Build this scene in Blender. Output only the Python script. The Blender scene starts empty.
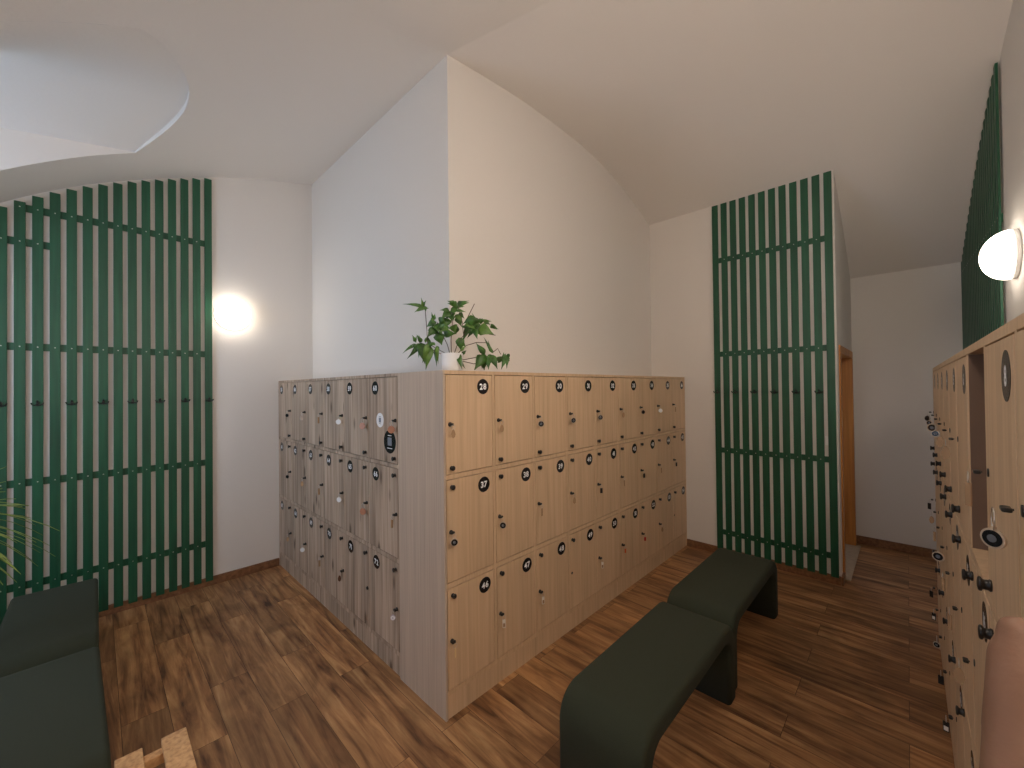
import bpy, bmesh, math, random
from mathutils import Vector, Matrix
random.seed(7)
SC = bpy.context.scene
COL = SC.collection
PI = math.pi

# ------------------------------------------------------------------ materials
def new_mat(name):
    m = bpy.data.materials.new(name); m.use_nodes = True
    nt = m.node_tree
    b = nt.nodes['Principled BSDF']
    return m, nt, b

def srgb(r, g, b):
    f = lambda c: (c/255/12.92) if c/255 <= .04045 else ((c/255+.055)/1.055)**2.4
    return (f(r), f(g), f(b), 1)

def N(nt, t, **kw):
    n = nt.nodes.new(t)
    for k, v in kw.items():
        if hasattr(n, k): setattr(n, k, v)
        else: n.inputs[k].default_value = v
    return n

def ramp(nt, fac, stops):
    r = nt.nodes.new('ShaderNodeValToRGB')
    el = r.color_ramp.elements
    while len(el) < len(stops): el.new(.5)
    for e, (p, c) in zip(el, stops): e.position = p; e.color = c
    nt.links.new(fac, r.inputs[0])
    return r.outputs[0]

def mixc(nt, fac, a, b, mode='MIX'):
    m = nt.nodes.new('ShaderNodeMix'); m.data_type = 'RGBA'; m.blend_type = mode
    for i, v in ((0, fac), (6, a), (7, b)):
        if hasattr(v, 'links') or hasattr(v, 'is_linked'): nt.links.new(v, m.inputs[i])
        else: m.inputs[i].default_value = v
    return m.outputs[2]

def simple(name, col, rough=.5, metal=0, bump=0, bscale=200, var=0, vscale=6):
    m, nt, b = new_mat(name)
    b.inputs['Base Color'].default_value = col
    b.inputs['Roughness'].default_value = rough
    b.inputs['Metallic'].default_value = metal
    tc = N(nt, 'ShaderNodeTexCoord')
    if var:
        n = N(nt, 'ShaderNodeTexNoise'); n.inputs['Scale'].default_value = vscale; n.inputs['Detail'].default_value = 4
        nt.links.new(tc.outputs['Object'], n.inputs['Vector'])
        d = tuple(c*(1-var) for c in col[:3])+(1,); l = tuple(min(1, c*(1+var)) for c in col[:3])+(1,)
        nt.links.new(ramp(nt, n.outputs['Fac'], [(.3, d), (.7, l)]), b.inputs['Base Color'])
    if bump:
        n = N(nt, 'ShaderNodeTexNoise'); n.inputs['Scale'].default_value = bscale; n.inputs['Detail'].default_value = 3
        nt.links.new(tc.outputs['Object'], n.inputs['Vector'])
        bp = N(nt, 'ShaderNodeBump'); bp.inputs['Strength'].default_value = bump; bp.inputs['Distance'].default_value = .004
        nt.links.new(n.outputs['Fac'], bp.inputs['Height']); nt.links.new(bp.outputs[0], b.inputs['Normal'])
    return m

def wood(name, dark, mid, light, sx=60, sz=2.0, rough=.45, knots=False, streak=0.35):
    """vertical-grain board: grain runs along object Z"""
    m, nt, b = new_mat(name)
    tc = N(nt, 'ShaderNodeTexCoord'); oi = N(nt, 'ShaderNodeObjectInfo')
    add = N(nt, 'ShaderNodeVectorMath', operation='MULTIPLY_ADD')
    nt.links.new(oi.outputs['Random'], add.inputs[0])
    add.inputs[1].default_value = (13.7, 7.3, 23.1)
    nt.links.new(tc.outputs['Object'], add.inputs[2])
    mp = N(nt, 'ShaderNodeMapping'); mp.inputs['Scale'].default_value = (sx, sx, sz)
    nt.links.new(add.outputs[0], mp.inputs[0])
    n = N(nt, 'ShaderNodeTexNoise'); n.inputs['Scale'].default_value = 1; n.inputs['Detail'].default_value = 5; n.inputs['Distortion'].default_value = .3
    nt.links.new(mp.outputs[0], n.inputs['Vector'])
    c = ramp(nt, n.outputs['Fac'], [(.28, dark), (.5, mid), (.72, light)])
    mp2 = N(nt, 'ShaderNodeMapping'); mp2.inputs['Scale'].default_value = (sx*.16, sx*.16, sz*.5)
    nt.links.new(add.outputs[0], mp2.inputs[0])
    n2 = N(nt, 'ShaderNodeTexNoise'); n2.inputs['Scale'].default_value = 1; n2.inputs['Detail'].default_value = 3
    nt.links.new(mp2.outputs[0], n2.inputs['Vector'])
    f2 = ramp(nt, n2.outputs['Fac'], [(.35, (1-streak,)*3+(1,)), (.6, (1, 1, 1, 1))])
    c = mixc(nt, 1.0, c, f2, 'MULTIPLY')
    if knots:
        mp3 = N(nt, 'ShaderNodeMapping'); mp3.inputs['Scale'].default_value = (9, 9, 3.2)
        nt.links.new(add.outputs[0], mp3.inputs[0])
        v = N(nt, 'ShaderNodeTexVoronoi'); v.inputs['Scale'].default_value = 1
        nt.links.new(mp3.outputs[0], v.inputs['Vector'])
        kf = ramp(nt, v.outputs['Distance'], [(.08, (1, 1, 1, 1)), (.2, (0, 0, 0, 1))])
        c = mixc(nt, kf, c, (dark[0]*.45, dark[1]*.4, dark[2]*.36, 1))
    nt.links.new(c, b.inputs['Base Color'])
    b.inputs['Roughness'].default_value = rough
    return m

def floor_mat():
    m, nt, b = new_mat('plank_floor')
    tc = N(nt, 'ShaderNodeTexCoord')
    mp = N(nt, 'ShaderNodeMapping'); mp.inputs['Rotation'].default_value = (0, 0, PI/2)
    mp.inputs['Location'].default_value = (0.02, -.09, 0)
    nt.links.new(tc.outputs['Object'], mp.inputs[0])
    br = N(nt, 'ShaderNodeTexBrick'); br.offset = .37; br.offset_frequency = 2
    br.inputs['Scale'].default_value = 1; br.inputs['Brick Width'].default_value = 1.22; br.inputs['Row Height'].default_value = .186
    br.inputs['Mortar Size'].default_value = .0012; br.inputs['Mortar Smooth'].default_value = .2
    br.inputs['Color1'].default_value = (0, 0, 0, 1); br.inputs['Color2'].default_value = (1, 1, 1, 1); br.inputs['Mortar'].default_value = (.5, .5, .5, 1)
    nt.links.new(mp.outputs[0], br.inputs['Vector'])
    # per-plank offset for the grain
    add = N(nt, 'ShaderNodeVectorMath', operation='MULTIPLY_ADD')
    nt.links.new(br.outputs['Color'], add.inputs[0]); add.inputs[1].default_value = (31.0, 17.0, 5.0)
    nt.links.new(tc.outputs['Object'], add.inputs[2])
    g = N(nt, 'ShaderNodeMapping'); g.inputs['Scale'].default_value = (20, 1.5, 1)
    nt.links.new(add.outputs[0], g.inputs[0])
    n = N(nt, 'ShaderNodeTexNoise'); n.inputs['Scale'].default_value = 1; n.inputs['Detail'].default_value = 7; n.inputs['Roughness'].default_value = .62; n.inputs['Distortion'].default_value = .8
    nt.links.new(g.outputs[0], n.inputs['Vector'])
    c = ramp(nt, n.outputs['Fac'], [(.28, srgb(84, 55, 36)), (.44, srgb(150, 106, 69)), (.57, srgb(180, 135, 91)), (.76, srgb(208, 168, 120))])
    g2 = N(nt, 'ShaderNodeMapping'); g2.inputs['Scale'].default_value = (6, 2.2, 1)
    nt.links.new(add.outputs[0], g2.inputs[0])
    n2 = N(nt, 'ShaderNodeTexNoise'); n2.inputs['Scale'].default_value = 1; n2.inputs['Detail'].default_value = 4; n2.inputs['Distortion'].default_value = 1.2
    nt.links.new(g2.outputs[0], n2.inputs['Vector'])
    c = mixc(nt, 1.0, c, ramp(nt, n2.outputs['Fac'], [(.32, (.58, .56, .54, 1)), (.6, (1, 1, 1, 1))]), 'MULTIPLY')
    tone = ramp(nt, br.outputs['Color'], [(0, (.76, .75, .74, 1)), (.5, (.95, .95, .95, 1)), (1, (1.14, 1.12, 1.08, 1))])
    c = mixc(nt, 1.0, c, tone, 'MULTIPLY')
    c = mixc(nt, br.outputs['Fac'], c, srgb(70, 44, 28))
    nt.links.new(c, b.inputs['Base Color'])
    b.inputs['Roughness'].default_value = .5
    bp = N(nt, 'ShaderNodeBump'); bp.inputs['Strength'].default_value = .12; bp.inputs['Distance'].default_value = .002
    nt.links.new(n.outputs['Fac'], bp.inputs['Height']); nt.links.new(bp.outputs[0], b.inputs['Normal'])
    return m

def emit(name, col, s):
    m, nt, b = new_mat(name)
    b.inputs['Base Color'].default_value = (.9, .9, .88, 1)
    b.inputs['Emission Color'].default_value = col
    b.inputs['Emission Strength'].default_value = s
    return m

M = {}
M['plaster'] = simple('plaster', (.73, .70, .665, 1), .9, bump=.25, bscale=60)
M['ceiling'] = simple('ceiling_plaster', (.75, .715, .68, 1), .9, bump=.15, bscale=50)
M['floor'] = floor_mat()
M['beech'] = wood('beech', srgb(198, 168, 134), srgb(210, 180, 146), srgb(218, 189, 156), 55, 1.6, streak=.08)
M['beech_cool_lit'] = wood('beech_cool_lit', srgb(182, 163, 146), srgb(193, 174, 156), srgb(202, 184, 165), 90, 1.6, streak=.08)  # same beech, greyed: the cooler light on this end is painted in
M['oak'] = wood('grey_oak', srgb(142, 121, 102), srgb(186, 163, 142), srgb(207, 187, 166), 42, 1.3, rough=.55, knots=True, streak=.28)
M['green'] = wood('green_stain', srgb(15, 69, 46), srgb(20, 81, 54), srgb(26, 91, 61), 50, 2, rough=.45, streak=.15)
M['fabric'] = simple('bench_fabric', srgb(46, 51, 36), .95, bump=.5, bscale=420, var=.12, vscale=300)
M['black'] = simple('black_plastic', (.012, .011, .011, 1), .35)
M['blackmatt'] = simple('black_sticker', (.012, .012, .014, 1), .22)
M['white'] = simple('white_print', (.85, .85, .86, 1), .5)
M['greyprint'] = simple('grey_print', (.12, .13, .15, 1), .5)
M['rim'] = simple('fob_rim', srgb(196, 178, 158), .3)
M['steel'] = simple('steel', (.6, .58, .55, 1), .3, metal=1)
M['clear'] = simple('clear_fob', srgb(168, 138, 108), .2)
M['whitefob'] = simple('white_fob', (.82, .78, .72, 1), .4)
M['orange'] = simple('orange_fob', srgb(214, 92, 30), .4)
M['copper'] = simple('copper_fob', srgb(178, 124, 96), .4)
M['red'] = simple('red_fob', srgb(176, 30, 22), .4)
M['cream'] = simple('cream_fob', srgb(226, 200, 150), .4)
M['lilac'] = simple('lilac_fob', srgb(196, 186, 206), .4)
M['lamp'] = emit('lamp_glass', (1.0, .88, .74, 1), 2.7)
M['fill_bright'] = emit('fill_glass_bright', (1.0, .89, .77, 1), 19)  # glow of the fill lamps added on the window wall
M['fill_pendant'] = emit('fill_glass_pendant', (1.0, .89, .77, 1), 4)  # glow of the added fill pendant
M['fill_mid'] = emit('fill_glass_mid', (1.0, .87, .76, 1), 12)  # glow of the fill lamps added along the near wall
M['lampbase'] = simple('lamp_base', (.85, .84, .82, 1), .35)
M['skirting'] = wood('skirting', srgb(112, 76, 50), srgb(132, 92, 62), srgb(150, 108, 74), 40, 40, streak=.2)
M['doorwood'] = wood('orange_wood', srgb(176, 112, 48), srgb(192, 126, 56), srgb(206, 142, 68), 40, 1.5, streak=.15)
M['pine'] = wood('pine', srgb(176, 128, 84), srgb(208, 162, 112), srgb(222, 178, 128), 60, 60, streak=.15)
M['leaf'] = simple('leaf', srgb(64, 104, 42), .4, var=.5, vscale=26)
M['leaf2'] = simple('leaf_light', srgb(86, 122, 50), .4, var=.35, vscale=30)
M['spike'] = simple('spike_leaf', srgb(136, 156, 78), .45, var=.55, vscale=9)
M['stem'] = simple('stem', srgb(84, 66, 56), .6)
M['pot'] = simple('pot', (.80, .82, .85, 1), .35)
M['soil'] = simple('soil', (.03, .02, .015, 1), .95, bump=.6, bscale=120)
M['terra'] = simple('dark_pot', (.05, .05, .05, 1), .5)
M['tile'] = simple('threshold_tile', srgb(168, 150, 124), .5, var=.12, vscale=30)
M['switch'] = simple('switch_white', (.8, .8, .78, 1), .4)
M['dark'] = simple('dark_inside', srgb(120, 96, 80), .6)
def skin_mat():
    m, nt, b = new_mat('skin')
    tc = N(nt, 'ShaderNodeTexCoord'); n = N(nt, 'ShaderNodeTexNoise'); n.inputs['Scale'].default_value = 38; n.inputs['Detail'].default_value = 5
    nt.links.new(tc.outputs['Object'], n.inputs['Vector'])
    nt.links.new(ramp(nt, n.outputs['Fac'], [(.3, srgb(120, 87, 68)), (.7, srgb(131, 97, 77))]), b.inputs['Base Color'])
    b.inputs['Roughness'].default_value = .55
    b.inputs['Subsurface Weight'].default_value = .15; b.inputs['Subsurface Radius'].default_value = (.01, .004, .002)
    bp = N(nt, 'ShaderNodeBump'); bp.inputs['Strength'].default_value = .2; bp.inputs['Distance'].default_value = .001
    n3 = N(nt, 'ShaderNodeTexNoise'); n3.inputs['Scale'].default_value = 400
    nt.links.new(tc.outputs['Object'], n3.inputs['Vector'])
    nt.links.new(n3.outputs['Fac'], bp.inputs['Height']); nt.links.new(bp.outputs[0], b.inputs['Normal'])
    return m
M['skin'] = skin_mat()
M['nail'] = simple('nail', srgb(222, 176, 156), .3)

# ------------------------------------------------------------------ mesh helpers
def mesh_from(bm, name, mats, smooth=False):
    me = bpy.data.meshes.new(name)
    bmesh.ops.recalc_face_normals(bm, faces=bm.faces)
    if smooth:
        for f in bm.faces: f.smooth = True
    bm.to_mesh(me); bm.free()
    for m in (mats if isinstance(mats, (list, tuple)) else [mats]): me.materials.append(m)
    return me

def obj(name, data, parent=None, loc=(0, 0, 0), rot=(0, 0, 0)):
    o = bpy.data.objects.new(name, data); COL.objects.link(o)
    o.location = loc; o.rotation_euler = rot
    if parent: o.parent = parent
    return o

def tag(o, label=None, cat=None, group=None, kind=None):
    if label: o['label'] = label
    if cat: o['category'] = cat
    if group: o['group'] = group
    if kind: o['kind'] = kind
    return o

def box(bm, x0, x1, y0, y1, z0, z1, mi=0, bev=0):
    vs = [bm.verts.new((x, y, z)) for x in (x0, x1) for y in (y0, y1) for z in (z0, z1)]
    fs = []
    for q in ((0, 1, 3, 2), (4, 6, 7, 5), (0, 4, 5, 1), (2, 3, 7, 6), (0, 2, 6, 4), (1, 5, 7, 3)):
        f = bm.faces.new([vs[i] for i in q]); f.material_index = mi; fs.append(f)
    if bev:
        es = list({e for f in fs for e in f.edges})
        r = bmesh.ops.bevel(bm, geom=es, offset=bev, segments=2, affect='EDGES', profile=.5)
        for f in r['faces']: f.material_index = mi
    return vs

def box_mesh(name, mats, *boxes, bev=0):
    bm = bmesh.new()
    for b in boxes: box(bm, *b, bev=bev)
    return mesh_from(bm, name, mats)

def lathe(bm, prof, axis='Z', seg=24, o=(0, 0, 0), mi=0, cap=True):
    """prof: list of (r, h); axis Z or -Y (pointing out of a locker front)"""
    rings = []
    for r, h in prof:
        ring = []
        for i in range(seg):
            a = 2*PI*i/seg
            if axis == 'Z': p = (o[0]+r*math.cos(a), o[1]+r*math.sin(a), o[2]+h)
            else: p = (o[0]+r*math.cos(a), o[1]-h, o[2]+r*math.sin(a))
            ring.append(bm.verts.new(p))
        rings.append(ring)
    for A, B in zip(rings, rings[1:]):
        for i in range(seg):
            f = bm.faces.new((A[i], A[(i+1) % seg], B[(i+1) % seg], B[i])); f.material_index = mi
    if cap:
        for R in (rings[0], rings[-1]):
            f = bm.faces.new(R); f.material_index = mi

def tube(bm, pts, rad, seg=8, mi=0):
    pts = [Vector(p) for p in pts]
    rads = rad if isinstance(rad, (list, tuple)) else [rad]*len(pts)
    rings = []; up = Vector((0.13, .21, 1)).normalized()
    for i, p in enumerate(pts):
        t = (pts[min(i+1, len(pts)-1)]-pts[max(i-1, 0)]).normalized()
        s = t.cross(up)
        if s.length < .05: s = t.cross(Vector((1, 0, 0)))
        s.normalize(); u = s.cross(t)
        rings.append([bm.verts.new(p+(s*math.cos(2*PI*k/seg)+u*math.sin(2*PI*k/seg))*rads[i]) for k in range(seg)])
    for A, B in zip(rings, rings[1:]):
        for k in range(seg):
            f = bm.faces.new((A[k], A[(k+1) % seg], B[(k+1) % seg], B[k])); f.material_index = mi
    for R in (rings[0], rings[-1]):
        f = bm.faces.new(R); f.material_index = mi

def torus(bm, R, r, c=(0, 0, 0), plane='XZ', seg=20, rs=6, mi=0):
    rings = []
    for i in range(seg):
        a = 2*PI*i/seg; ring = []
        for k in range(rs):
            b = 2*PI*k/rs; d = R+r*math.cos(b)
            if plane == 'XZ': p = (d*math.cos(a), r*math.sin(b), d*math.sin(a))
            else: p = (r*math.sin(b), d*math.cos(a), d*math.sin(a))
            ring.append(bm.verts.new((c[0]+p[0], c[1]+p[1], c[2]+p[2])))
        rings.append(ring)
    for i in range(seg):
        A = rings[i]; B = rings[(i+1) % seg]
        for k in range(rs):
            f = bm.faces.new((A[k], A[(k+1) % rs], B[(k+1) % rs], B[k])); f.material_index = mi

# ------------------------------------------------------------------ camera
Cx, Cy, Cz = Vector((.698, .001, -.716)), None, None
f_px = 406.0
def cam_dir(u, v): return Vector((u-512, -(v-384), -f_px)).normalized()
vx, vy = cam_dir(908.4, 383.6), cam_dir(94.7, 393)
mm, nn = (vx+vy).normalized(), (vx-vy).normalized()
WX, WY = (mm+nn)/math.sqrt(2), (mm-nn)/math.sqrt(2)
WZ = WX.cross(WY)
R3 = Matrix((WX, WY, WZ))            # world <- camera
EYE = Vector((0, 0, 1.712))
cam = bpy.data.cameras.new('camera'); cam.sensor_width = 36; cam.lens = 36*f_px/1024; cam.clip_start = .01
co = bpy.data.objects.new('camera', cam); COL.objects.link(co)
co.matrix_world = Matrix.Translation(EYE) @ R3.to_4x4()
SC.camera = co

# ------------------------------------------------------------------ room constants
XF, YF = 1.257, 1.724          # fronts of the two island banks
XW, YW = 1.585, 2.095          # faces of the wall block behind them
YL, XR = 4.45, 4.44            # far left wall, far right wall
XR2, YN = 5.74, .43            # end of the niche, niche side wall
YR, XL = -.42, -1.30           # wall behind the camera side, window wall
HC = 3.87

def interp(x, P):
    if x <= P[0][0]:
        (a, b), (c, d) = P[0], P[1]
    elif x >= P[-1][0]:
        (a, b), (c, d) = P[-2], P[-1]
    else:
        for (a, b), (c, d) in zip(P, P[1:]):
            if a <= x <= c: break
    return b+(d-b)*(x-a)/(c-a)
def smooth_profile(P, n=60):
    """Catmull-Rom resampling of a profile so the vault reads as one curve"""
    out = []
    for i in range(len(P)-1):
        p0 = P[max(i-1, 0)]; p1 = P[i]; p2 = P[i+1]; p3 = P[min(i+2, len(P)-1)]
        m1 = (p2[1]-p0[1])/(p2[0]-p0[0]); m2 = (p3[1]-p1[1])/(p3[0]-p1[0]); h = p2[0]-p1[0]
        for k in range(8):
            t = k/8
            out.append((p1[0]+h*t, (2*t**3-3*t**2+1)*p1[1]+(t**3-2*t**2+t)*h*m1+(-2*t**3+3*t**2)*p2[1]+(t**3-t**2)*h*m2))
    out.append(P[-1]); return out
PL = smooth_profile([(-1.30, 2.30), (-1.0, 2.60), (-.457, 3.026), (-.23, 3.186), (.026, 3.336), (.41, 3.513), (.733, 3.637), (1.111, 3.755), (1.585, 3.87)])
PR = smooth_profile([(1.585, 3.87), (2.08, 3.915), (2.51, 3.932), (3.22, 3.905), (3.83, 3.784), (4.44, 3.565), (5.1, 3.235), (5.75, 2.855)])
def xg(y): return XW if y >= YW else XW+.27*(YW-y)
def ceil_z(x, y):
    g = xg(y)
    if x <= g:
        k = XL+(x-XL)*(XW-XL)/(g-XL); return interp(k, PL)
    xs = 3.2
    k = x if x >= xs else 1.585+(x-g)*(xs-1.585)/(xs-g)
    return interp(k, PR)

# ------------------------------------------------------------------ setting
def struct(name, bm, mat, smooth=False):
    return tag(obj(name, mesh_from(bm, name, mat, smooth)), kind='structure')
def wall(name, boxes, mat='plaster'):
    bm = bmesh.new()
    for b in boxes: box(bm, *b)
    return struct(name, bm, M[mat])

bm = bmesh.new(); box(bm, XL-.2, XR2+.2, -.85, YL+.2, -.1, 0); struct('floor', bm, M['floor'])
WT = 4.25
wall('wall_far', [(XL-.2, XW+.02, YL, YL+.2, 0, WT)])
wall('wall_pier', [(XW, XR+.01, YW, YL+.2, 0, WT)])
wall('wall_end', [(XR, XR+.05, YN, YW+.05, 0, WT)])
wall('wall_niche_end', [(XR2, XR2+.2, -.7, YN+.6, 0, WT)])
# niche side wall with a door opening x 4.62..5.62
wall('wall_niche_side', [(XR+.05, 4.56, YN, YN+.16, 0, WT), (5.66, XR2, YN, YN+.16, 0, WT), (4.56, 5.66, YN, YN+.16, 2.05, WT)])
wall('wall_passage', [(XR+.05, XR2, YN+1.4, YN+1.5, 0, 3.4), (XR+.05, XR2, YN+.16, YN+1.4, 2.6, 2.7)])
TN = math.atan(.025); YR0 = -.545
def yn(x): return YR0+.025*x
bm = bmesh.new()
V = [bm.verts.new((x, y, z)) for z in (0, WT) for x, y in ((XL-.2, yn(XL-.2)-.2), (XR2+.2, yn(XR2+.2)-.2), (XR2+.2, yn(XR2+.2)), (XL-.2, yn(XL-.2)))]
for q in ((0, 1, 2, 3), (4, 5, 6, 7), (0, 1, 5, 4), (1, 2, 6, 5), (2, 3, 7, 6), (3, 0, 4, 7)): bm.faces.new([V[i] for i in q])
struct('wall_near', bm, M['plaster'])
# window wall: opening y 2.56..3.86, z 1.0..3.0
wall('wall_window', [(XL-.2, XL, -.58, 2.6, 0, WT), (XL-.2, XL, 3.84, YL, 0, WT), (XL-.2, XL, 2.6, 3.84, 0, 1.0), (XL-.2, XL, 2.6, 3.84, 3.0, WT)])
fr = tag(obj('window_1', box_mesh('window_1', M['white'], (XL-.14, XL-.08, 2.6, 2.66, 1.0, 3.0), (XL-.14, XL-.08, 3.78, 3.84, 1.0, 3.0),
    (XL-.14, XL-.08, 2.66, 3.78, 1.0, 1.06), (XL-.14, XL-.08, 2.66, 3.78, 2.94, 3.0), (XL-.14, XL-.08, 3.19, 3.25, 1.06, 2.94))), kind='structure')

# ceiling with the window lunette cut into the vault
Y0L, Y1L = 2.515, 3.92
LB = [(2.515, .145), (2.60, .225), (2.70, .278), (2.79, .32), (2.92, .366), (3.05, .393), (3.17, .401), (3.29, .397), (3.43, .372), (3.57, .333), (3.75, .268), (3.92, .198)]
def lun_z(x, y):
    w = max(0, 1-((y-3.2)/.73)**2)
    z = 3.425+.16*(x-.2)+.088*w
    t = min(1, (y-2.515)/.85); t = t*t*(3-2*t)
    v = ceil_z(x, y)
    return v+(z-v)*t
bm = bmesh.new()
def grid(rows):
    V = [[bm.verts.new(p) for p in r] for r in rows]
    for A, B in zip(V, V[1:]):
        for i in range(len(A)-1): bm.faces.new((A[i], A[i+1], B[i+1], B[i])).smooth = True
def lin(a, b, n): return [a+(b-a)*i/(n-1) for i in range(n)]
def left_row(y, x0): return [(x, y, ceil_z(x, y)) for x in lin(x0, xg(y), 40)]
def right_row(y): return [(x, y, ceil_z(x, y)) for x in lin(xg(y), XR2+.05, 60)]
grid([right_row(y) for y in lin(-.62, YW, 12)])
grid([left_row(y, XL) for y in lin(-.62, YW, 12)])
grid([left_row(y, XL) for y in lin(YW, Y0L, 4)])
grid([left_row(y, XL) for y in lin(Y1L, YL+.02, 4)])
ys = lin(Y0L, Y1L, 29)
xb = smooth_profile(LB)
grid([left_row(y, interp(y, xb)) for y in ys])
grid([[(x, y, max(lun_z(x, y), ceil_z(x, y)-.0 if i == 15 else -9)+(.005 if i == 15 else 0)) for i, x in enumerate(lin(XL, interp(y, xb), 16))] for y in ys])
grid([[(interp(y, xb), y, ceil_z(interp(y, xb), y)) for y in ys], [(interp(y, xb), y, max(lun_z(interp(y, xb), y), ceil_z(interp(y, xb), y))+.005) for y in ys]])
for y in (Y0L, Y1L):
    xs = lin(XL, interp(y, xb), 16)
    grid([[(x, y, ceil_z(x, y)) for x in xs], [(x, y, max(lun_z(x, y), ceil_z(x, y))) for x in xs]])
me = bpy.data.meshes.new('ceiling'); bm.to_mesh(me); bm.free(); me.materials.append(M['ceiling'])
tag(obj('ceiling', me), kind='structure')

def skirting(name, b):
    bm = bmesh.new(); box(bm, *b, bev=.004); return struct(name, bm, M['skirting'])
skirting('baseboard_far', (XL, XF, YL-.016, YL, 0, .075))
skirting('baseboard_end', (XR-.016, XR, YN, YF-.002, 0, .075))
skirting('baseboard_niche', (XR2-.016, XR2, YR, YN, 0, .085))
skirting('baseboard_corner', (XR-.016, 4.555, YN-.016, YN, 0, .075))
# threshold and door frame of the niche
bm = bmesh.new(); box(bm, 4.58, 5.64, YN-.05, YN+.30, 0, .006); struct('trim_1', bm, M['tile'])
d = tag(obj('door_1', None, loc=(5.1, YN, 0)), kind='structure')
def rel(b, o): return (b[0]-o[0], b[1]-o[0], b[2]-o[1], b[3]-o[1], b[4]-o[2], b[5]-o[2])
for b in ((4.55, 4.63, YN-.012, YN+.17, .006, 1.99), (5.60, 5.67, YN-.012, YN+.17, .006, 1.99), (4.55, 5.67, YN-.012, YN+.17, 1.99, 2.06)):
    bm = bmesh.new(); box(bm, *rel(b, (5.1, YN, 0)), bev=.004)
    obj('door_frame', mesh_from(bm, 'door_frame', M['doorwood']), d)

# ------------------------------------------------------------------ digits
DIG = {}
def make_digits():
    for ch in '0123456789':
        cu = bpy.data.curves.new('dg', 'FONT'); cu.body = ch; cu.size = 1; cu.offset = .035; cu.resolution_u = 3
        o = bpy.data.objects.new('dg', cu); COL.objects.link(o)
        bpy.context.view_layer.update()
        dg = bpy.context.evaluated_depsgraph_get()
        me = bpy.data.meshes.new_from_object(o.evaluated_get(dg))
        vs = [v.co.copy() for v in me.vertices]; fs = [list(p.vertices) for p in me.polygons]
        x0 = min(v.x for v in vs); x1 = max(v.x for v in vs)
        y0 = min(v.y for v in vs); y1 = max(v.y for v in vs)
        DIG[ch] = ([(v.x-x0, v.y-y0) for v in vs], fs, x1-x0, y1-y0)
        bpy.data.objects.remove(o); bpy.data.curves.remove(cu); bpy.data.meshes.remove(me)
make_digits()
def add_number(bm, txt, h, y, mi, ox=0, oz=0):
    """digits drawn facing -Y, centred on (ox, oz)"""
    hh = max(DIG[c][3] for c in txt); s = h/hh; gap = .10*hh
    w = sum(DIG[c][2] for c in txt)+gap*(len(txt)-1); x = -w/2
    for c in txt:
        vs, fs, cw, chh = DIG[c]
        V = [bm.verts.new((ox+(x+a)*s, y, oz+(b-hh/2)*s)) for a, b in vs]
        for f in fs:
            ff = bm.faces.new([V[i] for i in f]); ff.material_index = mi
        x += cw+gap

# ------------------------------------------------------------------ locker banks
ROWS = [(1.262, 1.790), (.699, 1.238), (.146, .673)]      # door z ranges, top row first
def knob_mesh(name, spool):
    bm = bmesh.new()
    if spool: lathe(bm, [(.011, 0), (.0125, .003), (.0105, .005), (.0100, .010), (.0105, .013), (.0140, .0145), (.0145, .0175), (.0125, .0195), (.008, .0202)], 'Y', 20)
    else: lathe(bm, [(.011, 0), (.011, .002), (.008, .004), (.0085, .010), (.0125, .013), (.0135, .016), (.012, .019), (.007, .0202)], 'Y', 20)
    return mesh_from(bm, name, M['black'], True)
KNOB = knob_mesh('knob', False); SPOOL = knob_mesh('knob', True)
def lock_mesh():
    bm = bmesh.new()
    lathe(bm, [(.0115, 0), (.0115, .003), (.0095, .0045), (.0095, .008), (.004, .0085)], 'Y', 18)
    return mesh_from(bm, 'lock', M['black'], True)
LOCK = lock_mesh()
bm = bmesh.new(); lathe(bm, [(.009, 0), (.009, .002), (.003, .0025)], 'Y', 16)
LOCK_EMPTY = mesh_from(bm, 'lock', M['black'], True)

KEYHEAD = None
def key_meshes():
    # bow of the key: small flat black grip standing out of the lock
    bm = bmesh.new()
    tube(bm, [(0, -.006, 0), (0, -.012, 0)], .003, 8)
    lathe_pts = [(0.0, 0)]
    box(bm, -.011, .011, -.019, -.008, -.0065, .0065, bev=.003)
    return mesh_from(bm, 'key_head', M['black'])
KEYHEAD = key_meshes()
KEYTHIN = KEYHEAD.copy()
for v in KEYTHIN.vertices: v.co.z *= .55
bm = bmesh.new(); torus(bm, .012, .0009, (0, -.026, -.013), 'XZ'); RING = mesh_from(bm, 'key_ring', M['steel'], True)
bm = bmesh.new(); torus(bm, .016, .0011, (0, -.026, -.017), 'XZ'); RINGBIG = mesh_from(bm, 'key_ring', M['steel'], True)
def rotm(bm, ax, ang, c):
    bmesh.ops.rotate(bm, verts=bm.verts, cent=c, matrix=Matrix.Rotation(ang, 3, ax))
def fob_disc(name, rim, face, r=.017, dot=None, yaw=0):
    bm = bmesh.new()
    c = (0, -.024, -.025-r)
    lathe(bm, [(r, 0), (r, .004)], 'Y', 24, c, 0)
    lathe(bm, [(r*.80, .0041), (r*.80, .0048)], 'Y', 24, c, 1)
    lathe(bm, [(r*.80, -.0008), (r*.80, -.0001)], 'Y', 24, c, 1)
    if dot is not None:
        lathe(bm, [(r*.38, .0049), (r*.38, .0053)], 'Y', 16, c, 2)
    box(bm, -.003, .003, -.027, -.0245, -.030, -.022, 0)
    if yaw: rotm(bm, 'Z', yaw, (0, -.026, 0))
    return mesh_from(bm, name, [rim, face]+([dot] if dot is not None else []))
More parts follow.
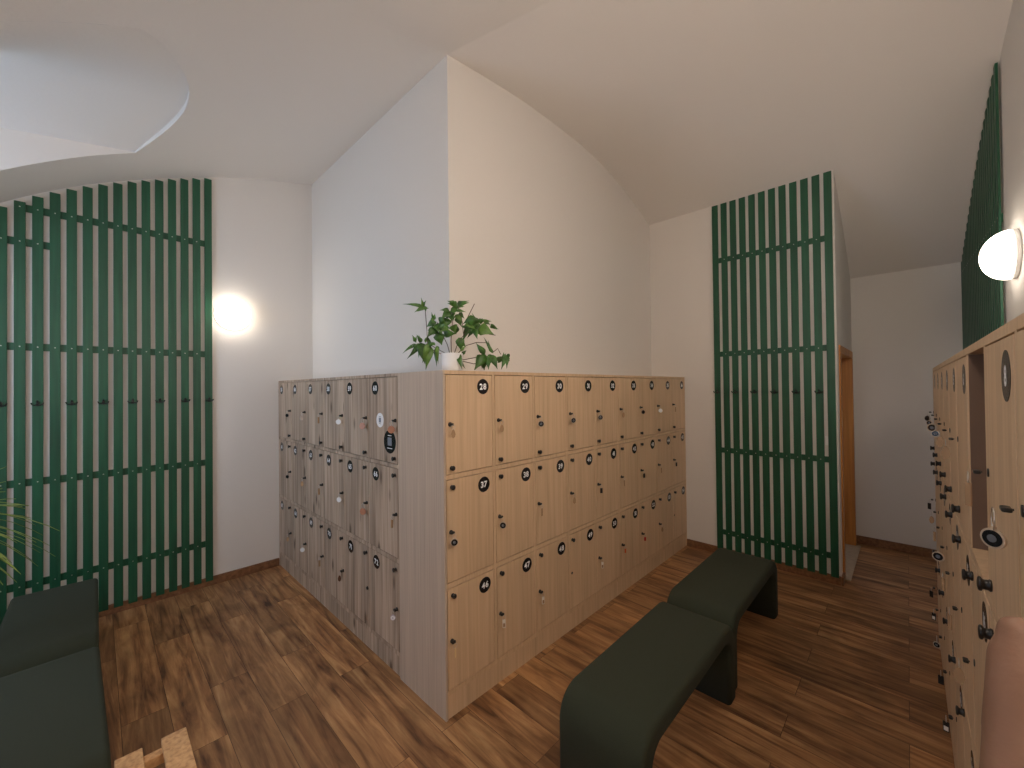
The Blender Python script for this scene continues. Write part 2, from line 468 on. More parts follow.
def fob_tag(name, rim, face, w=.013, h=.036, yaw=0, holes=False):
    bm = bmesh.new()
    box(bm, -w/2, w/2, -.0275, -.0235, -.024-h, -.024, 0, bev=.0018)
    if face is not None:
        box(bm, -w/2+.003, w/2-.003, -.0281, -.0274, -.024-h+.005, -.024-h*.45, 1)
    if yaw: rotm(bm, 'Z', yaw, (0, -.026, 0))
    return mesh_from(bm, name, [rim]+([face] if face is not None else []))
def fob_leaf(name, mat, yaw=.6):
    bm = bmesh.new()
    pts = [(0, -.023), (.008, -.034), (.012, -.050), (.008, -.064), (0, -.070), (-.008, -.064), (-.012, -.050), (-.008, -.034)]
    A = [bm.verts.new((x, -.0275, z)) for x, z in pts]; B = [bm.verts.new((x, -.0255, z)) for x, z in pts]
    bm.faces.new(A); bm.faces.new(B)
    for i in range(8): bm.faces.new((A[i], A[(i+1) % 8], B[(i+1) % 8], B[i]))
    rotm(bm, 'Z', yaw, (0, -.026, 0))
    return mesh_from(bm, name, mat)
FOBS = {
 'grey':   (fob_leaf('fob', M['clear'], .1), 'grey clear drop-shaped fob'),
 'black':  (fob_disc('fob', M['rim'], M['blackmatt'], .021, M['greyprint']), 'round black fob'),
 'blacks': (fob_disc('fob', M['black'], M['blackmatt'], .016), 'small black round fob'),
 'bigblk': (fob_disc('fob', M['rim'], M['blackmatt'], .0150, M['greyprint']), 'large clear-rimmed black fob'),
 'blackt': (fob_tag('fob', M['black'], None, .019, .040, .1), 'black rectangular fob'),
 'frame':  (fob_tag('fob', M['black'], M['whitefob'], .019, .040, .1), 'black framed pale fob'),
 'white':  (fob_disc('fob', M['whitefob'], M['white'], .019), 'round white fob'),
 'whitet': (fob_tag('fob', M['whitefob'], M['clear'], .018, .048, .1), 'flat white rectangular fob'),
 'cream':  (fob_tag('fob', M['cream'], None, .010, .050, .9), 'long cream strip fob'),
 'orange': (fob_tag('fob', M['orange'], None, .016, .036, .3), 'bright orange fob'),
 'copper': (fob_disc('fob', M['copper'], M['copper'], .022), 'round copper-orange fob'),
 'red':    (fob_tag('fob', M['red'], None, .018, .034, .2), 'red fob'),
 'lilac':  (fob_disc('fob', M['lilac'], M['white'], .015, M['lilac']), 'round lilac fob'),
 'brown':  (fob_leaf('fob', simple('brown_fob', srgb(96, 58, 34), .5), .3), 'dark brown drop-shaped fob'),
 'thin':   (fob_tag('fob', M['clear'], None, .013, .050, .7), 'thin clear strip fob'),
}
ANCHORS = {}
def hang_key(bank, bx, z, kind, label, group):
    """a key in a lock with ring and fob: a thing of its own"""
    p = bank.matrix_basis @ Vector((bx, -.004, z))
    k = obj('locker_key', None, loc=p, rot=tuple(bank.rotation_euler))
    tag(k, label, 'key', group)
    obj('key_head', KEYTHIN if bank.rotation_euler.z > 3 else KEYHEAD, k)
    big = kind in ('bigblk', 'copper')
    obj('key_ring', RINGBIG if big else RING, k)
    f = obj('fob', FOBS[kind][0], k)
    if bank.rotation_euler.z > 3 and kind not in ('thin',):
        ya = .95+.3*math.sin(bx*37+z*11); f.rotation_euler = (0, 0, ya)
        f.location = (-.026*math.sin(ya), -.026+.026*math.cos(ya), 0)
    elif abs(bank.rotation_euler.z) < .1 or bank.rotation_euler.z < -1:
        ya = (-.65 if abs(bank.rotation_euler.z) < .1 else .65)+.2*math.sin(bx*29+z*13); f.rotation_euler = (0, 0, ya)
        f.location = (-.026*math.sin(ya), -.026+.026*math.cos(ya), 0)
    if big: f.location.z = -.006
    return k

def locker_bank(name, label, loc, rot, W, ncol, depth, mat, nums, lock_right, spool, side_depth=None, side_mat=None, skip=(), nolock=(), gap=.0038, sidew=.012, part=.018):
    root = obj(name, None, loc=loc, rot=(0, 0, rot)); tag(root, label, 'lockers')
    bpy.context.view_layer.update()
    pitch = (W-2*sidew+part)/ncol
    xs = [sidew+i*pitch for i in range(ncol)]             # door-opening left edges
    dw = pitch-part
    # carcass
    bm = bmesh.new(); t = .016
    sd = side_depth or depth
    box(bm, 0, sidew, 0, sd, 0, 1.81, 1)
    box(bm, W-sidew, W, 0, depth, 0, 1.81, 0)
    for i in range(1, ncol): box(bm, xs[i]-part, xs[i], 0, depth, .122, 1.792)
    zz = [.122, .146, .673, .699, 1.238, 1.262, 1.790]
    box(bm, sidew, W-sidew, 0.0005, depth, 1.7905, 1.81)
    for a, b in ((.122, .1455), (.6735, .6985), (1.2385, 1.2615)):
        for i in range(ncol): box(bm, xs[i], xs[i]+dw, 0, depth-.01, a, b)
    box(bm, sidew, W-sidew, depth-.01, depth, .12, 1.79)
    obj('carcass', mesh_from(bm, 'carcass', [mat, side_mat or mat]), root)
    bm = bmesh.new(); box(bm, sidew, W-sidew, .006, .024, 0, .1195)
    obj('plinth', mesh_from(bm, 'plinth', mat), root)
    doors = {}
    for r, (z0, z1) in enumerate(ROWS):
        bm = bmesh.new(); box(bm, gap, dw-gap, 0, .018, z0-z0+gap, z1-z0-gap, bev=.0012)
        dm = mesh_from(bm, 'door', mat)
        for i in range(ncol):
            num = nums[r][i]
            if num in skip: continue
            dr = obj('door', dm, root, (xs[i], -.001, z0))
            doors[num] = (dr, xs[i], z0)
            hx = dw-.036 if lock_right else .036
            lx = dw-.024 if lock_right else .028
            nx = .088 if lock_right else dw-.072
            kz = .034 if r == 0 else (z1-z0-.042)
            lz = .264 if r < 2 else .252
            obj('knob', SPOOL if spool else KNOB, dr, (hx, 0, kz))
            obj('lock', LOCK_EMPTY if (num in nolock or spool) else LOCK, dr, (lx, 0, lz))
            bm = bmesh.new(); lathe(bm, [(.043, 0), (.043, .0008)], 'Y', 36, mi=0)
            add_number(bm, str(num), .036, -.00125, 1)
            obj('number_plate', mesh_from(bm, 'number_plate', [M['blackmatt'], M['white']]), dr, (nx, 0, z1-z0-.067))
    return root, doors, xs, dw

A_nums = [[28+i for i in range(9)], [37+i for i in range(9)], [46+i for i in range(9)]]
bankA, dA, xsA, dwA = locker_bank('locker_bank', 'light beech locker bank numbered 28 to 54 facing the two dark benches',
    (XF, YF, 0), 0, XR-.003-XF, 9, YW-YF-.002, M['beech'], A_nums, False, False, side_depth=2.172-YF, side_mat=M['beech_cool_lit'], nolock=(49, 54))
# extend the left end of that bank back to the neighbouring bank
bm = bmesh.new(); box(bm, .012, XW-XF-.004, YW-YF-.002, 2.172-YF, 0, 1.81)
obj('corner_filler', mesh_from(bm, 'corner_filler', M['beech_cool_lit']), bankA)
B_nums = [[55+i for i in range(6)], [61+i for i in range(6)], [67+i for i in range(6)]]
bankB, dB, xsB, dwB = locker_bank('locker_bank', 'grey knotty oak locker bank numbered 55 to 72 beside the left globe lamp wall',
    (XF+.004, YL-.003, 0), -PI/2, YL-.003-2.175, 6, XW-XF-.014, M['oak'], B_nums, True, False, gap=.0030, sidew=.010, part=.012)
C_nums = [[1+i for i in range(9)], [10+i for i in range(9)], [19+i for i in range(9)]]
CX1 = 3.80; WC = 3.185
bankC, dC, xsC, dwC = locker_bank('locker_bank', 'beech locker bank along the right edge, seen edge-on under the globe lamp',
    (CX1, -.118, 0), PI, WC, 9, .298, M['beech'], C_nums, False, True, skip=(7,))
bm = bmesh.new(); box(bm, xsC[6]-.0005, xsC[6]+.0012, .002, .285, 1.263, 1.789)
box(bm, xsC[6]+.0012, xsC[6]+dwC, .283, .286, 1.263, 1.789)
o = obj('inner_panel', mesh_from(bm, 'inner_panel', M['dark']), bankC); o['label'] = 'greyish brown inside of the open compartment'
# strike plate in the doorless compartment
bm = bmesh.new(); box(bm, xsC[6]+.0012, xsC[6]+.003, .03, .06, 1.50, 1.57)
obj('strike_plate', mesh_from(bm, 'strike_plate', simple('brown_metal', srgb(86, 58, 40), .4)), bankC)
# stickers on door 60
dr60 = dB[60][0]
def sticker(kind):
    bm = bmesh.new()
    if kind == 'w':
        lathe(bm, [(.046, 0), (.046, .0008)], 'Y', 36, mi=0)
        box(bm, -.011, .011, -.0013, -.0007, .021, .024, 1); box(bm, -.011, .011, -.0013, -.0007, -.024, -.021, 1)
        box(bm, -.014, .014, -.0012, -.0007, -.015, .015, 2)
        return mesh_from(bm, 'sticker', [M['white'], M['greyprint'], simple('grey_panel', (.22, .25, .3, 1), .6)])
    lathe(bm, [(.072, 0), (.072, .0008)], 'Y', 40, mi=0)
    box(bm, -.024, .024, -.0012, -.0007, -.024, .026, 1)
    box(bm, -.03, .03, -.0012, -.0007, -.042, -.038, 2); box(bm, -.022, .022, -.0012, -.0007, .036, .040, 2)
    return mesh_from(bm, 'sticker', [M['blackmatt'], simple('dim_panel', (.19, .21, .24, 1), .6), M['white']])
s = obj('sticker', sticker('w'), dr60, (.150, 0, .257)); s['label'] = 'round white sticker'
s = obj('sticker', sticker('b'), dr60, (.270, 0, .130)); s['label'] = 'large round black sticker'

# keys hanging in the locks
def keys(bank, doors, dw, lock_right, spec, grp, where):
    for num, (kind, lab) in spec.items():
        dr, x, z0 = doors[num]
        r = 0 if z0 > 1.2 else (1 if z0 > .6 else 2)
        lx = x+(dw-.024 if lock_right else .028)
        hang_key(bank, lx, z0+(.264 if r < 2 else .252), kind, lab, grp)
ORD = ['first', 'second', 'third', 'fourth', 'fifth', 'sixth', 'seventh', 'eighth', 'ninth']
def spec(d, where):
    out = {}
    for n, k in d.items():
        for r, row in enumerate(A_nums if n in sum(A_nums, []) else B_nums if n in sum(B_nums, []) else C_nums):
            if n in row: i = row.index(n); break
        side = 'from far end' if where == 'right-hand bank' else 'from left'
        out[n] = (k, f"key with {FOBS[k][1]}, {ORD[i]} door {side}, {('top', 'middle', 'bottom')[r]} row, {where}")
    return out
keys(bankA, dA, dwA, False, spec({28: 'grey', 29: 'grey', 30: 'black', 31: 'black', 32: 'black', 33: 'grey', 34: 'blacks', 35: 'white', 36: 'thin',
    37: 'black', 38: 'black', 39: 'thin', 40: 'grey', 41: 'blackt', 42: 'thin', 43: 'blackt', 44: 'thin', 45: 'blackt',
    46: 'cream', 47: 'whitet', 48: 'whitet', 50: 'whitet', 51: 'orange', 52: 'red', 53: 'grey'}, 'beech bank'), 'keys on the beech bank', '')
keys(bankB, dB, dwB, True, spec({55: 'blacks', 56: 'grey', 57: 'thin', 58: 'white', 59: 'copper', 60: 'copper',
    61: 'blacks', 62: 'grey', 63: 'thin', 64: 'white', 65: 'copper', 66: 'thin', 67: 'grey', 68: 'white', 69: 'thin', 70: 'brown', 72: 'lilac'}, 'grey oak bank'), 'keys on the grey oak bank', '')
keys(bankC, dC, dwC, False, spec({1: 'blacks', 2: 'bigblk', 3: 'black', 4: 'bigblk', 5: 'grey', 6: 'grey', 8: 'thin', 9: 'bigblk',
    10: 'blackt', 11: 'grey', 12: 'thin', 13: 'black', 14: 'thin', 15: 'thin', 16: 'grey', 19: 'blackt', 20: 'frame', 21: 'bigblk',
    22: 'blackt', 23: 'frame', 24: 'frame', 25: 'thin', 26: 'bigblk'}, 'right-hand bank'), 'keys on the right-hand bank', '')

# ------------------------------------------------------------------ green slat panels
def hook_mesh():
    bm = bmesh.new()
    box(bm, -.008, .008, -.005, 0, -.018, .016, bev=.002)
    for s in (-1, 1):
        tube(bm, [(0, -.004, -.004), (s*.012, -.016, -.010), (s*.024, -.026, -.006), (s*.028, -.030, .008)], [.0045, .004, .004, .005], 8)
    tube(bm, [(0, -.004, .006), (0, -.022, .010), (0, -.030, .022)], [.004, .004, .005], 8)
    return mesh_from(bm, 'coat_hook', M['black'])
HOOK = hook_mesh()
def slat_panel(label, loc, rot, xs, w, tops, bottom, rails, hooks, hz, back=.024):
    root = obj('slat_panel', None, loc=loc, rot=(0, 0, rot)); tag(root, label, 'wall panel', 'green slat panels')
    for i, (x, zt) in enumerate(zip(xs, tops)):
        bm = bmesh.new(); box(bm, -w/2, w/2, -.013, 0, bottom, zt, bev=.002)
        sl = obj('slat', mesh_from(bm, 'slat', M['green']), root, (x, -back+.013, 0))
        for x0, x1, z in rails:
            if x0 <= x <= x1:
                bm = bmesh.new(); lathe(bm, [(.0042, 0), (.0042, .001), (.002, .0015)], 'Y', 10, (0, -.013, z))
                obj('screw', mesh_from(bm, 'screw', M['steel']), sl)
    for x0, x1, z in rails:
        bm = bmesh.new(); box(bm, x0, x1, -.0108, -.001, z-.026, z+.026, bev=.002)
        obj('rail', mesh_from(bm, 'rail', M['green']), root)
    for i in hooks:
        obj('coat_hook', HOOK, root, (xs[i], -back, hz))
    return root
# far wall: slats from x=.705 leftward, seen from -y side
xsL = [.700-.0822*k for k in range(21)]
xsL = [x for x in xsL if x > XL+.05]
slat_panel('green wooden slat panel under the vault left of the globe lamp', (0, YL, 0), 0, xsL, .053,
    [ceil_z(x-.03, YL)-.010 for x in xsL], .045,
    [(min(xsL)-.02, .690, 2.043), (min(xsL)-.02, .690, 1.088), (min(xsL)-.02, .690, .373), (-.385, .690, 3.023), (min(xsL)-.02, -.222, 2.780)],
    list(range(0, len(xsL), 2)), 1.640)
# end wall: local +x is viewer's right = world -y
xsE = [-(1.386-.0832*k) for k in range(12)]
pe = slat_panel('green wooden slat panel on the wall end between locker bank and door', (XR, 0, 0), -PI/2, xsE, .055,
    [3.552]*12, .06, [(xsE[0]+.01, xsE[-1]-.005, z) for z in (2.985, 2.032, 1.062, .235)], list(range(0, 12, 2)), 1.650)
# near wall over the right-hand lockers: viewer's right = world -x
xsN = [-(5.70-.0822*k) for k in range(22)]
slat_panel('green wooden slat panel above the right-hand lockers behind the globe lamp', (0, YR0, 0), PI+TN, xsN, .053,
    [ceil_z(-x+.03, -.40)-.012 for x in xsN], 1.83, [(xsN[0]-.01, xsN[-1], z) for z in (2.75, 2.0)], [], 1.65)
# light switch between two slats
sw = obj('light_switch', None, loc=(XR, .508, 1.225), rot=(0, 0, -PI/2)); tag(sw, 'small white light switch showing between slats of the end wall panel', 'switch')
bm = bmesh.new(); box(bm, -.014, .014, -.010, 0, -.04, .04, bev=.003); obj('plate', mesh_from(bm, 'plate', M['switch']), sw)
bm = bmesh.new(); box(bm, -.009, .009, -.014, -.010, -.026, .026, bev=.002); obj('rocker', mesh_from(bm, 'rocker', M['switch']), sw)

# ------------------------------------------------------------------ globe lamps: the seen ones, then unseen ones added as fill
def lamp(loc, rot, label, glass='lamp'):
    root = obj('wall_lamp', None, loc=loc, rot=(0, 0, rot)); tag(root, label, 'lamp', None)
    bm = bmesh.new(); lathe(bm, [(.125, 0), (.138, .004), (.138, .022), (.132, .026)], 'Y', 40); obj('lamp_base', mesh_from(bm, 'lamp_base', M['lampbase'], True), root)
    bm = bmesh.new(); P = [(.140*math.cos(a), .027+.115*math.sin(a)) for a in [PI/2*i/14 for i in range(14)]]+[(.004, .142)]
    lathe(bm, [(.132, .0265)]+P, 'Y', 48); obj('lamp_shade', mesh_from(bm, 'lamp_shade', M[glass], True), root)
lamp((.880, YL, 2.416), 0, 'glowing white globe lamp on the far wall beside the left slat panel')
lamp((3.64, yn(3.64), 2.44), PI+TN, 'glowing white globe lamp on the right wall above the lockers')
lamp((1.70, yn(1.70), 2.44), PI+TN, 'unseen globe lamp added as fill on the right wall nearest the camera', 'fill_mid')  # added out of frame to brighten the left ceiling
lamp((-.30, yn(-.30), 2.44), PI+TN, 'unseen globe lamp added as fill on the wall behind the camera', 'fill_mid')  # added out of frame, lifts the left vault from below
lamp((XL, .6, 1.75), -PI/2, 'unseen globe lamp added as fill on the window wall behind the camera', 'fill_bright')  # added out of frame, set low to brighten the left floor
lamp((XL, 2.15, 1.75), -PI/2, 'unseen globe lamp added as fill on the window wall beside the window', 'fill_bright')  # second low fill lamp added for the left side
pl = obj('pendant_fill', None, loc=(.92, .26, 2.83)); tag(pl, 'unseen globe pendant added as fill, hanging from the vault above the camera', 'lamp')  # pendant added above the view as general fill
bm = bmesh.new(); bmesh.ops.create_uvsphere(bm, u_segments=40, v_segments=24, radius=.16); obj('lamp_shade', mesh_from(bm, 'lamp_shade', M['fill_pendant'], True), pl)
bm = bmesh.new(); lathe(bm, [(.03, .14), (.03, .20), (.006, .21)], 'Z', 20); obj('socket', mesh_from(bm, 'socket', M['lampbase'], True), pl)
bm = bmesh.new(); tube(bm, [(0, 0, .20), (0, 0, .40), (0, 0, ceil_z(.92, .26)-2.83)], .004, 8); obj('cord', mesh_from(bm, 'cord', M['lampbase']), pl)

# ------------------------------------------------------------------ benches
def bench_mesh(L, Wd, H, T=.085, R=.125):
    out = []
    def arc(cx, cz, r, a0, a1, n=12): return [(cx+r*math.cos(a0+(a1-a0)*i/n), cz+r*math.sin(a0+(a1-a0)*i/n)) for i in range(n+1)]
    outer = [(-L/2, 0)]+arc(-L/2+R, H-R, R, PI, PI/2)+arc(L/2-R, H-R, R, PI/2, 0)+[(L/2, 0)]
    r2 = R-T*.55
    inner = [(L/2-T, 0)]+arc(L/2-T-r2, H-T-r2, r2, 0, PI/2)+arc(-L/2+T+r2, H-T-r2, r2, PI/2, PI)+[(-L/2+T, 0)]
    prof = outer+inner
    bm = bmesh.new()
    A = [bm.verts.new((x, -Wd/2, z)) for x, z in prof]; B = [bm.verts.new((x, Wd/2, z)) for x, z in prof]
    n = len(prof)
    fa = bm.faces.new(A); fb = bm.faces.new(list(reversed(B)))
    side = list(fa.edges)+list(fb.edges)
    for i in range(n): bm.faces.new((A[i], B[i], B[(i+1) % n], A[(i+1) % n]))
    bmesh.ops.recalc_face_normals(bm, faces=bm.faces)
    bmesh.ops.bevel(bm, geom=side, offset=.022, segments=4, affect='EDGES', profile=.5)
    me = mesh_from(bm, 'bench', M['fabric'], True)
    return me
BM_ = bench_mesh(1.085, .385, .435)
def bench(x, y, rz, label, group):
    o = obj('upholstered_bench', BM_, None, (x, y, 0), (0, 0, rz)); tag(o, label, 'bench', group); return o
bench(1.905, .890, 0, 'dark green upholstered bench nearest the camera beside the beech lockers', 'benches by the beech lockers')
bench(3.000, .905, 0, 'dark green upholstered bench further back, in front of the end slat panel', 'benches by the beech lockers')
bench(-.180, 3.600, PI/2, 'dark green upholstered bench against the left slat panel', 'benches at the left edge')
bench(-.167, 2.505, PI/2+.027, 'dark green upholstered bench at bottom left beside the small wooden stool', 'benches at the left edge')

# ------------------------------------------------------------------ slatted stool
st = obj('slatted_stool', None, loc=(.14, 1.80, 0)); tag(st, 'small pale pine slatted stool at the bottom left edge', 'stool')
for x in (-.060, .062):
    bm = bmesh.new(); box(bm, x-.036, x+.036, -.175, .170, .428, .450, bev=.003); obj('slat', mesh_from(bm, 'slat', M['pine']), st)
for y in (-.13, .135):
    bm = bmesh.new(); box(bm, -.096, .098, y-.018, y+.018, .392, .4275, bev=.003); obj('rail', mesh_from(bm, 'rail', M['pine']), st)
for x in (-.075, .077):
    for y in (-.13, .135):
        bm = bmesh.new(); box(bm, x-.016, x+.016, y-.016, y+.016, 0, .3915, bev=.002); obj('leg', mesh_from(bm, 'leg', M['pine']), st)

# ------------------------------------------------------------------ pot plant on the lockers
PC = Vector((1.455, 1.905, 1.811)); PXM = 1/170.0
RT = (R3 @ Vector((1, 0, 0))); RT.z = 0; RT.normalize(); FW = Vector((-RT.y, RT.x, 0))      # right / away, seen from the room
plant = obj('potted_plant', None, loc=PC); tag(plant, 'leafy green trailing plant in a white pot on top of the lockers', 'plant')
def pp(u, v, d=0): return RT*((u-456.5)*PXM)+Vector((0, 0, .108+(353.5-v)*PXM))+FW*d
bm = bmesh.new(); lathe(bm, [(.048, 0), (.056, .006), (.060, .05), (.062, .100), (.064, .106), (.060, .108), (.056, .100), (.052, .086)], 'Z', 36)
obj('pot', mesh_from(bm, 'pot', M['pot'], True), plant)
bm = bmesh.new(); lathe(bm, [(.053, .084), (.053, .092), (.02, .096)], 'Z', 24); obj('soil', mesh_from(bm, 'soil', M['soil']), plant)
LEAVES = [(429.5,307,411.8,305.4,2.6),(430.5,306.5,422.2,312.7,4),(430,307.5,433.5,303.5,3),(431,307.5,431.6,312,3),(422.7,342,411.8,356.5,4.5),
(421.7,342,419.6,336.5,3),(425.8,341.4,421.7,335,3.5),(426.4,343,430,361.7,7),(433,344,439.8,344,5),(434.7,346,430.5,367,7),(441,345,440.4,363.7,4.5),(420.6,344,420.6,351,3),
(432.5,342,431.5,336,3),(441,322,432,326,6),(441,321,441.2,315.5,3),(442.5,324,447,335,8),(445.6,322,455.5,329.6,9),(439.4,328.3,433.8,337.2,6),(443.5,333,445.6,343.5,9),
(448.7,332.5,460.5,334,7),(455,311.7,447,312,3.5),(456,312.7,448.3,320,7),(457,306.5,467,305,4),(456.5,313,464.4,312.5,6),(459,325,461,334,7),(463.3,306,474,305.5,4.5),
(463.3,306.5,455.5,306.5,5),(463,311.7,467.8,317,4),(457,314,457.5,321.5,7),(479,320,470,327.6,8),(480,322,468,340,9),(483,330,497.3,335.6,10),(481.5,321,478,316,4),
(483,321,488.8,320,4.5),(488,321.5,494,324,4),(495,325,501,329.6,3.4),(481,331,482.6,340,5),(464.4,338,465.4,349.5,7),(463.3,354,467,370,4.5),(466,354,469.5,350,3),
(489.4,355.4,482.5,346,4.5),(488.3,356,479.8,371,9),(490,357,488,370.5,9),(495.6,357,493.5,371,7),(494.6,356,501,368.5,6),(497,353,493.3,342.5,3.4),(499.8,361.5,508,357.2,3.6),
(511,356,506,370.3,5),(511.7,356.4,513.5,361.6,4),(507,359.5,508,353.3,2.6),(452,318,449,328,8),(470,326,477,333,8),(474,324,486,326,8),(437,326,442,336,7),(450,326,444,331,7),(462,317,466,326,6),(428,345,424,356,5)]
def leaf(bm, a, b, w, mi):
    a, b = Vector(a), Vector(b); ax = b-a; L = ax.length
    nrm = Vector((random.uniform(-.45, .45), random.uniform(-.45, .45), random.uniform(-.3, .5)))-FW*1.0
    s = ax.cross(nrm).normalized(); n = s.cross(ax).normalized()
    prof = [(0, .10), (.10, .72), (.22, 1.0), (.4, .88), (.6, .56), (.8, .22), (1, .02)]
    rows = []
    for t, ww in prof:
        c = a+ax*t+n*(.12*L*math.sin(PI*t)); hw = w/2*ww
        rows.append([bm.verts.new(c-s*hw+n*hw*.35), bm.verts.new(c), bm.verts.new(c+s*hw+n*hw*.35)])
    for A, B in zip(rows, rows[1:]):
        for k in (0, 1):
            f = bm.faces.new((A[k], A[k+1], B[k+1], B[k])); f.material_index = mi; f.smooth = True
bm = bmesh.new()
for i, (u0, v0, u1, v1, w) in enumerate(LEAVES):
    dep = random.uniform(-.05, .06); dep2 = dep+random.uniform(-.035, .02)
    leaf(bm, pp(u0, v0, dep), pp(u1+.12*(u1-u0), min(370.5, v1+.12*(v1-v0)), dep2), w*PXM*1.3, 1 if i in (24, 9, 31, 16) else 0)
for (u0, v0, u1, v1, w) in LEAVES:
    dep = random.uniform(-.08, .09); j = lambda k: random.uniform(-k, k)
    leaf(bm, pp(u0+j(2), v0+j(2), dep), pp(u1+j(5), v1-abs(j(4)), dep+random.uniform(-.04, .04)), w*PXM*.9, random.choice((0, 0, 1)))
me = bpy.data.meshes.new('foliage'); bm.to_mesh(me); bm.free(); me.materials.append(M['leaf']); me.materials.append(M['leaf2'])
fo = obj('foliage', me, plant); md = fo.modifiers.new('thickness', 'SOLIDIFY'); md.thickness = .0008
bm = bmesh.new()
STEMS = [[(455,356),(446,351),(432,343),(431.5,330),(430,308)],[(455,356),(452,345),(446,332),(442,322)],[(456,356),(456,340),(457,325),(457,312)],
 [(458,356),(463,342),(474,330),(481,321)],[(460,356),(470,346),(481,343),(492,343.5)],[(459,356),(468,360),(479,358),(489,355)],[(459,356),(466,361),(478,364),(488,362)],
 [(468,336),(472,318),(479.5,304.5)],[(468,334),(467,322),(463,307)],[(482,331),(494,335),(500,336)],[(455,356),(440,352),(434,346),(424,342)],[(489,356),(500,360),(510,357)],[(497,353),(502,349),(505,355)]]
for S in STEMS:
    pts = [pp(u, v, (0 if k == 0 else .01*math.sin(k+u))) for k, (u, v) in enumerate(S)]
    tube(bm, pts, .0022, 6)
obj('stems', mesh_from(bm, 'stems', M['stem'], True), plant)

# ------------------------------------------------------------------ spiky floor plant at the left edge
dp = obj('spiky_plant', None, loc=(-.585, 3.30, 0)); tag(dp, 'spiky pale green dracaena poking in behind the left benches', 'plant')
bm = bmesh.new(); lathe(bm, [(.11, 0), (.12, .01), (.15, .28), (.155, .30), (.145, .30), (.135, .27)], 'Z', 32); obj('pot', mesh_from(bm, 'pot', M['terra'], True), dp)
bm = bmesh.new(); lathe(bm, [(.136, .262), (.136, .272), (.03, .28)], 'Z', 24); obj('soil', mesh_from(bm, 'soil', M['soil']), dp)
bm = bmesh.new(); tube(bm, [(0, 0, .27), (.01, .01, .6), (.03, 0, 1.07)], [.018, .016, .013], 10); obj('trunk', mesh_from(bm, 'trunk', M['stem'], True), dp)
bm = bmesh.new(); rr = random.Random(5)
for k in range(130):
    az = rr.uniform(0, 2*PI); el = rr.uniform(-.5, 1.25); L = rr.uniform(.30, .44)
    d = Vector((math.cos(az)*math.cos(el), math.sin(az)*math.cos(el), math.sin(el)))
    s = d.cross(Vector((0, 0, 1))).normalized(); base = Vector((.03, 0, 1.07+rr.uniform(0, .08))); rows = []
    for t in (0, .2, .45, .7, .9, 1):
        c = base+d*L*t+Vector((0, 0, -.16*t*t*L/.3*math.cos(el))); hw = .008*(1-.8*abs(t-.35) if t < 1 else .05)
        rows.append([bm.verts.new(c-s*hw), bm.verts.new(c-Vector((0, 0, .002))), bm.verts.new(c+s*hw)])
    for A, B in zip(rows, rows[1:]):
        for q in (0, 1): bm.faces.new((A[q], A[q+1], B[q+1], B[q])).smooth = True
me = bpy.data.meshes.new('foliage'); bm.to_mesh(me); bm.free(); me.materials.append(M['spike'])
fo = obj('foliage', me, dp); md = fo.modifiers.new('thickness', 'SOLIDIFY'); md.thickness = .0008

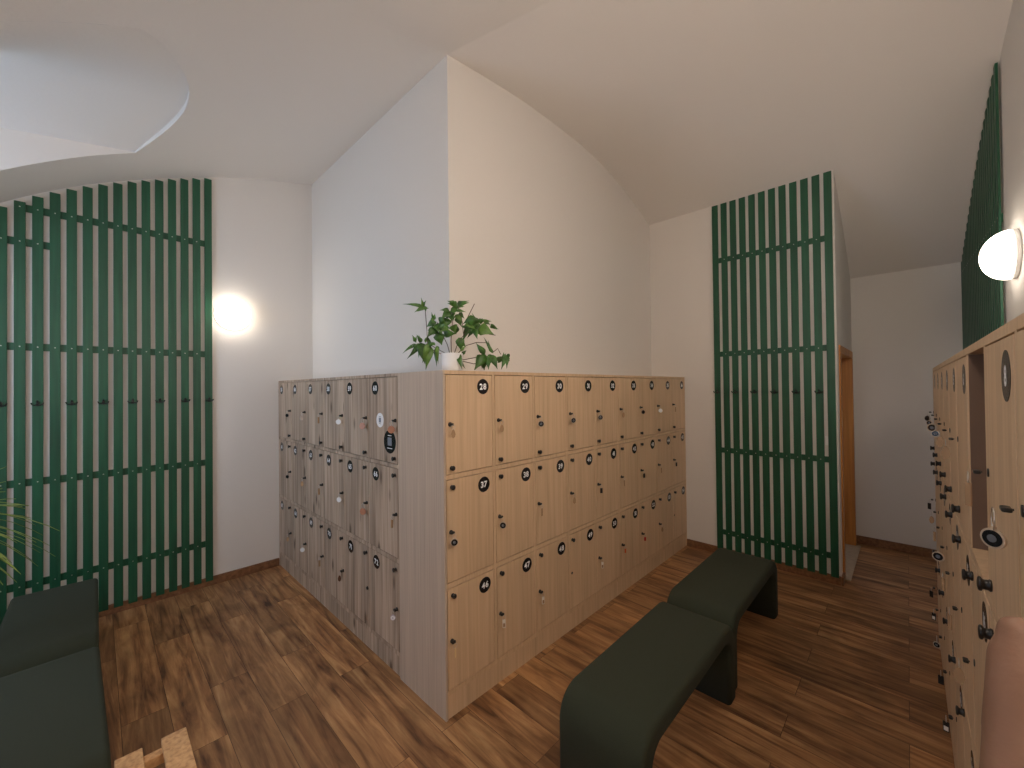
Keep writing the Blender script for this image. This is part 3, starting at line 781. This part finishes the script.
# ------------------------------------------------------------------ hand of the photographer at the right edge
def blob(bm, p, q, r0, r1, n=7):
    """tapered capsule from p to q"""
    p, q = Vector(p), Vector(q)
    for i in range(n+1):
        t = i/n; c = p.lerp(q, t); r = r0+(r1-r0)*t
        bmesh.ops.create_icosphere(bm, subdivisions=2, radius=r, matrix=Matrix.Translation(c))
def hand():
    bm = bmesh.new()
    # local axes in cm: x right, y up, z towards the camera; little-finger side on the left
    def flat(p, q, r0, r1, k=1): blob(bm, p, q, r0, r1, 9)
    wrist = (1.2, -9.5, 0)
    heads = [(-2.75, 3.0, -.2), (-.75, 3.5, .15), (1.35, 3.9, .3), (3.4, 3.4, .1)]
    rad = [1.0, 1.12, 1.18, 1.15]
    for h, r in zip(heads, rad): flat((h[0]*.55+.6, -6.0, -.2), h, 1.65, r)
    flat((-2.1, -4.8, -.5), (-2.75, 1.6, -.5), 1.6, 1.25)          # heel along the little finger
    flat((2.6, -5.5, -.6), (4.0, -1.2, -1.2), 1.6, 1.5)            # thumb mound
    flat((.3, -6.5, -.1), (1.0, -9.5, 0), 2.1, 2.2); flat((1.7, -6.5, -.1), (1.9, -9.5, 0), 2.0, 2.1)
    flat((1.0, -9.5, 0), (5.0, -26, 1.2), 2.3, 3.6); flat((1.9, -9.5, 0), (6.6, -26, .8), 2.2, 3.5)   # forearm
    # curled fingers
    lens = [(2.6, 1.7, 1.5), (3.2, 2.2, 1.8), (3.5, 2.4, 1.9), (3.2, 2.2, 1.8)]
    fr = [(.95, .82, .75, .62), (1.05, .9, .82, .68), (1.08, .93, .84, .7), (1.05, .9, .82, .68)]
    bends = [(1.62, 3.1, 4.3), (1.58, 3.05, 4.2), (1.55, 3.0, 4.2), (1.5, 2.95, 4.1)]
    tips = []
    for h, l, r, bd, sp in zip(heads, lens, fr, bends, (-.22, -.06, .06, .16)):
        p = Vector(h)
        for j in range(3):
            a = bd[j]; d = Vector((sp*.5*math.cos(a) if j == 0 else 0, math.cos(a), -math.sin(a)))
            q = p+d.normalized()*l[j]
            blob(bm, p, q, r[j], r[j+1], 5); p = q
        tips.append(p)
    # thumb leaving the side of the palm and closing over the fingers
    t = [Vector((3.8, -2.6, -1.2)), Vector((5.3, .4, -2.0)), Vector((5.1, 2.6, -3.2)), Vector((3.9, 3.6, -4.4))]
    for a, b, r0, r1 in zip(t, t[1:], (1.35, 1.1, 1.0), (1.1, 1.0, .75)): blob(bm, a, b, r0, r1, 5)
    bmesh.ops.scale(bm, vec=(.01, .01, .01), verts=bm.verts)
    me = bpy.data.meshes.new('hand'); bm.to_mesh(me); bm.free(); me.materials.append(M['skin'])
    return me
hm = hand()
def cam_pt(u, v, dist): return EYE+R3 @ Vector(((u-512)/f_px*dist, -(v-384)/f_px*dist, -dist))
hd = obj('person', hm); tag(hd, 'bare hand and forearm of a person at lower right edge', 'person')
hp = cam_pt(1100, 726, .20); hz = (EYE-hp).normalized(); hx = Vector((0, 0, 1)).cross(hz).normalized(); hy = hz.cross(hx)
HB = Matrix((hx, hy, hz)).transposed() @ Matrix.Rotation(-.06, 3, 'Z')
hd.matrix_world = Matrix.Translation(hp) @ HB.to_4x4()
md = hd.modifiers.new('skin', 'REMESH'); md.mode = 'VOXEL'; md.voxel_size = .0022; md.use_smooth_shade = True
md = hd.modifiers.new('soft', 'SMOOTH'); md.factor = .5; md.iterations = 26

# ------------------------------------------------------------------ light
def area(name, loc, direction, sx, sy, e, col):
    l = bpy.data.lights.new(name, 'AREA'); l.shape = 'RECTANGLE'; l.size = sx; l.size_y = sy; l.energy = e; l.color = col
    o = bpy.data.objects.new(name, l); COL.objects.link(o); o.location = loc
    o.rotation_euler = Vector(direction).to_track_quat('-Z', 'Y').to_euler(); return o
area('daylight', (XL-.22, 3.22, 2.0), (1, 0, 0), 1.24, 2.0, 9, (.62, .78, 1.0))
w = bpy.data.worlds.new('world'); SC.world = w; w.use_nodes = True
w.node_tree.nodes['Background'].inputs[0].default_value = (.62, .76, 1, 1); w.node_tree.nodes['Background'].inputs[1].default_value = .2
SC.view_settings.view_transform = 'Standard'; SC.view_settings.look = 'None'; SC.view_settings.gamma = 1
SC.view_settings.use_curve_mapping = False
SC.view_settings.exposure = 2.07
SC.cycles.use_denoising = True
SC.cycles.max_bounces = 10; SC.cycles.diffuse_bounces = 8
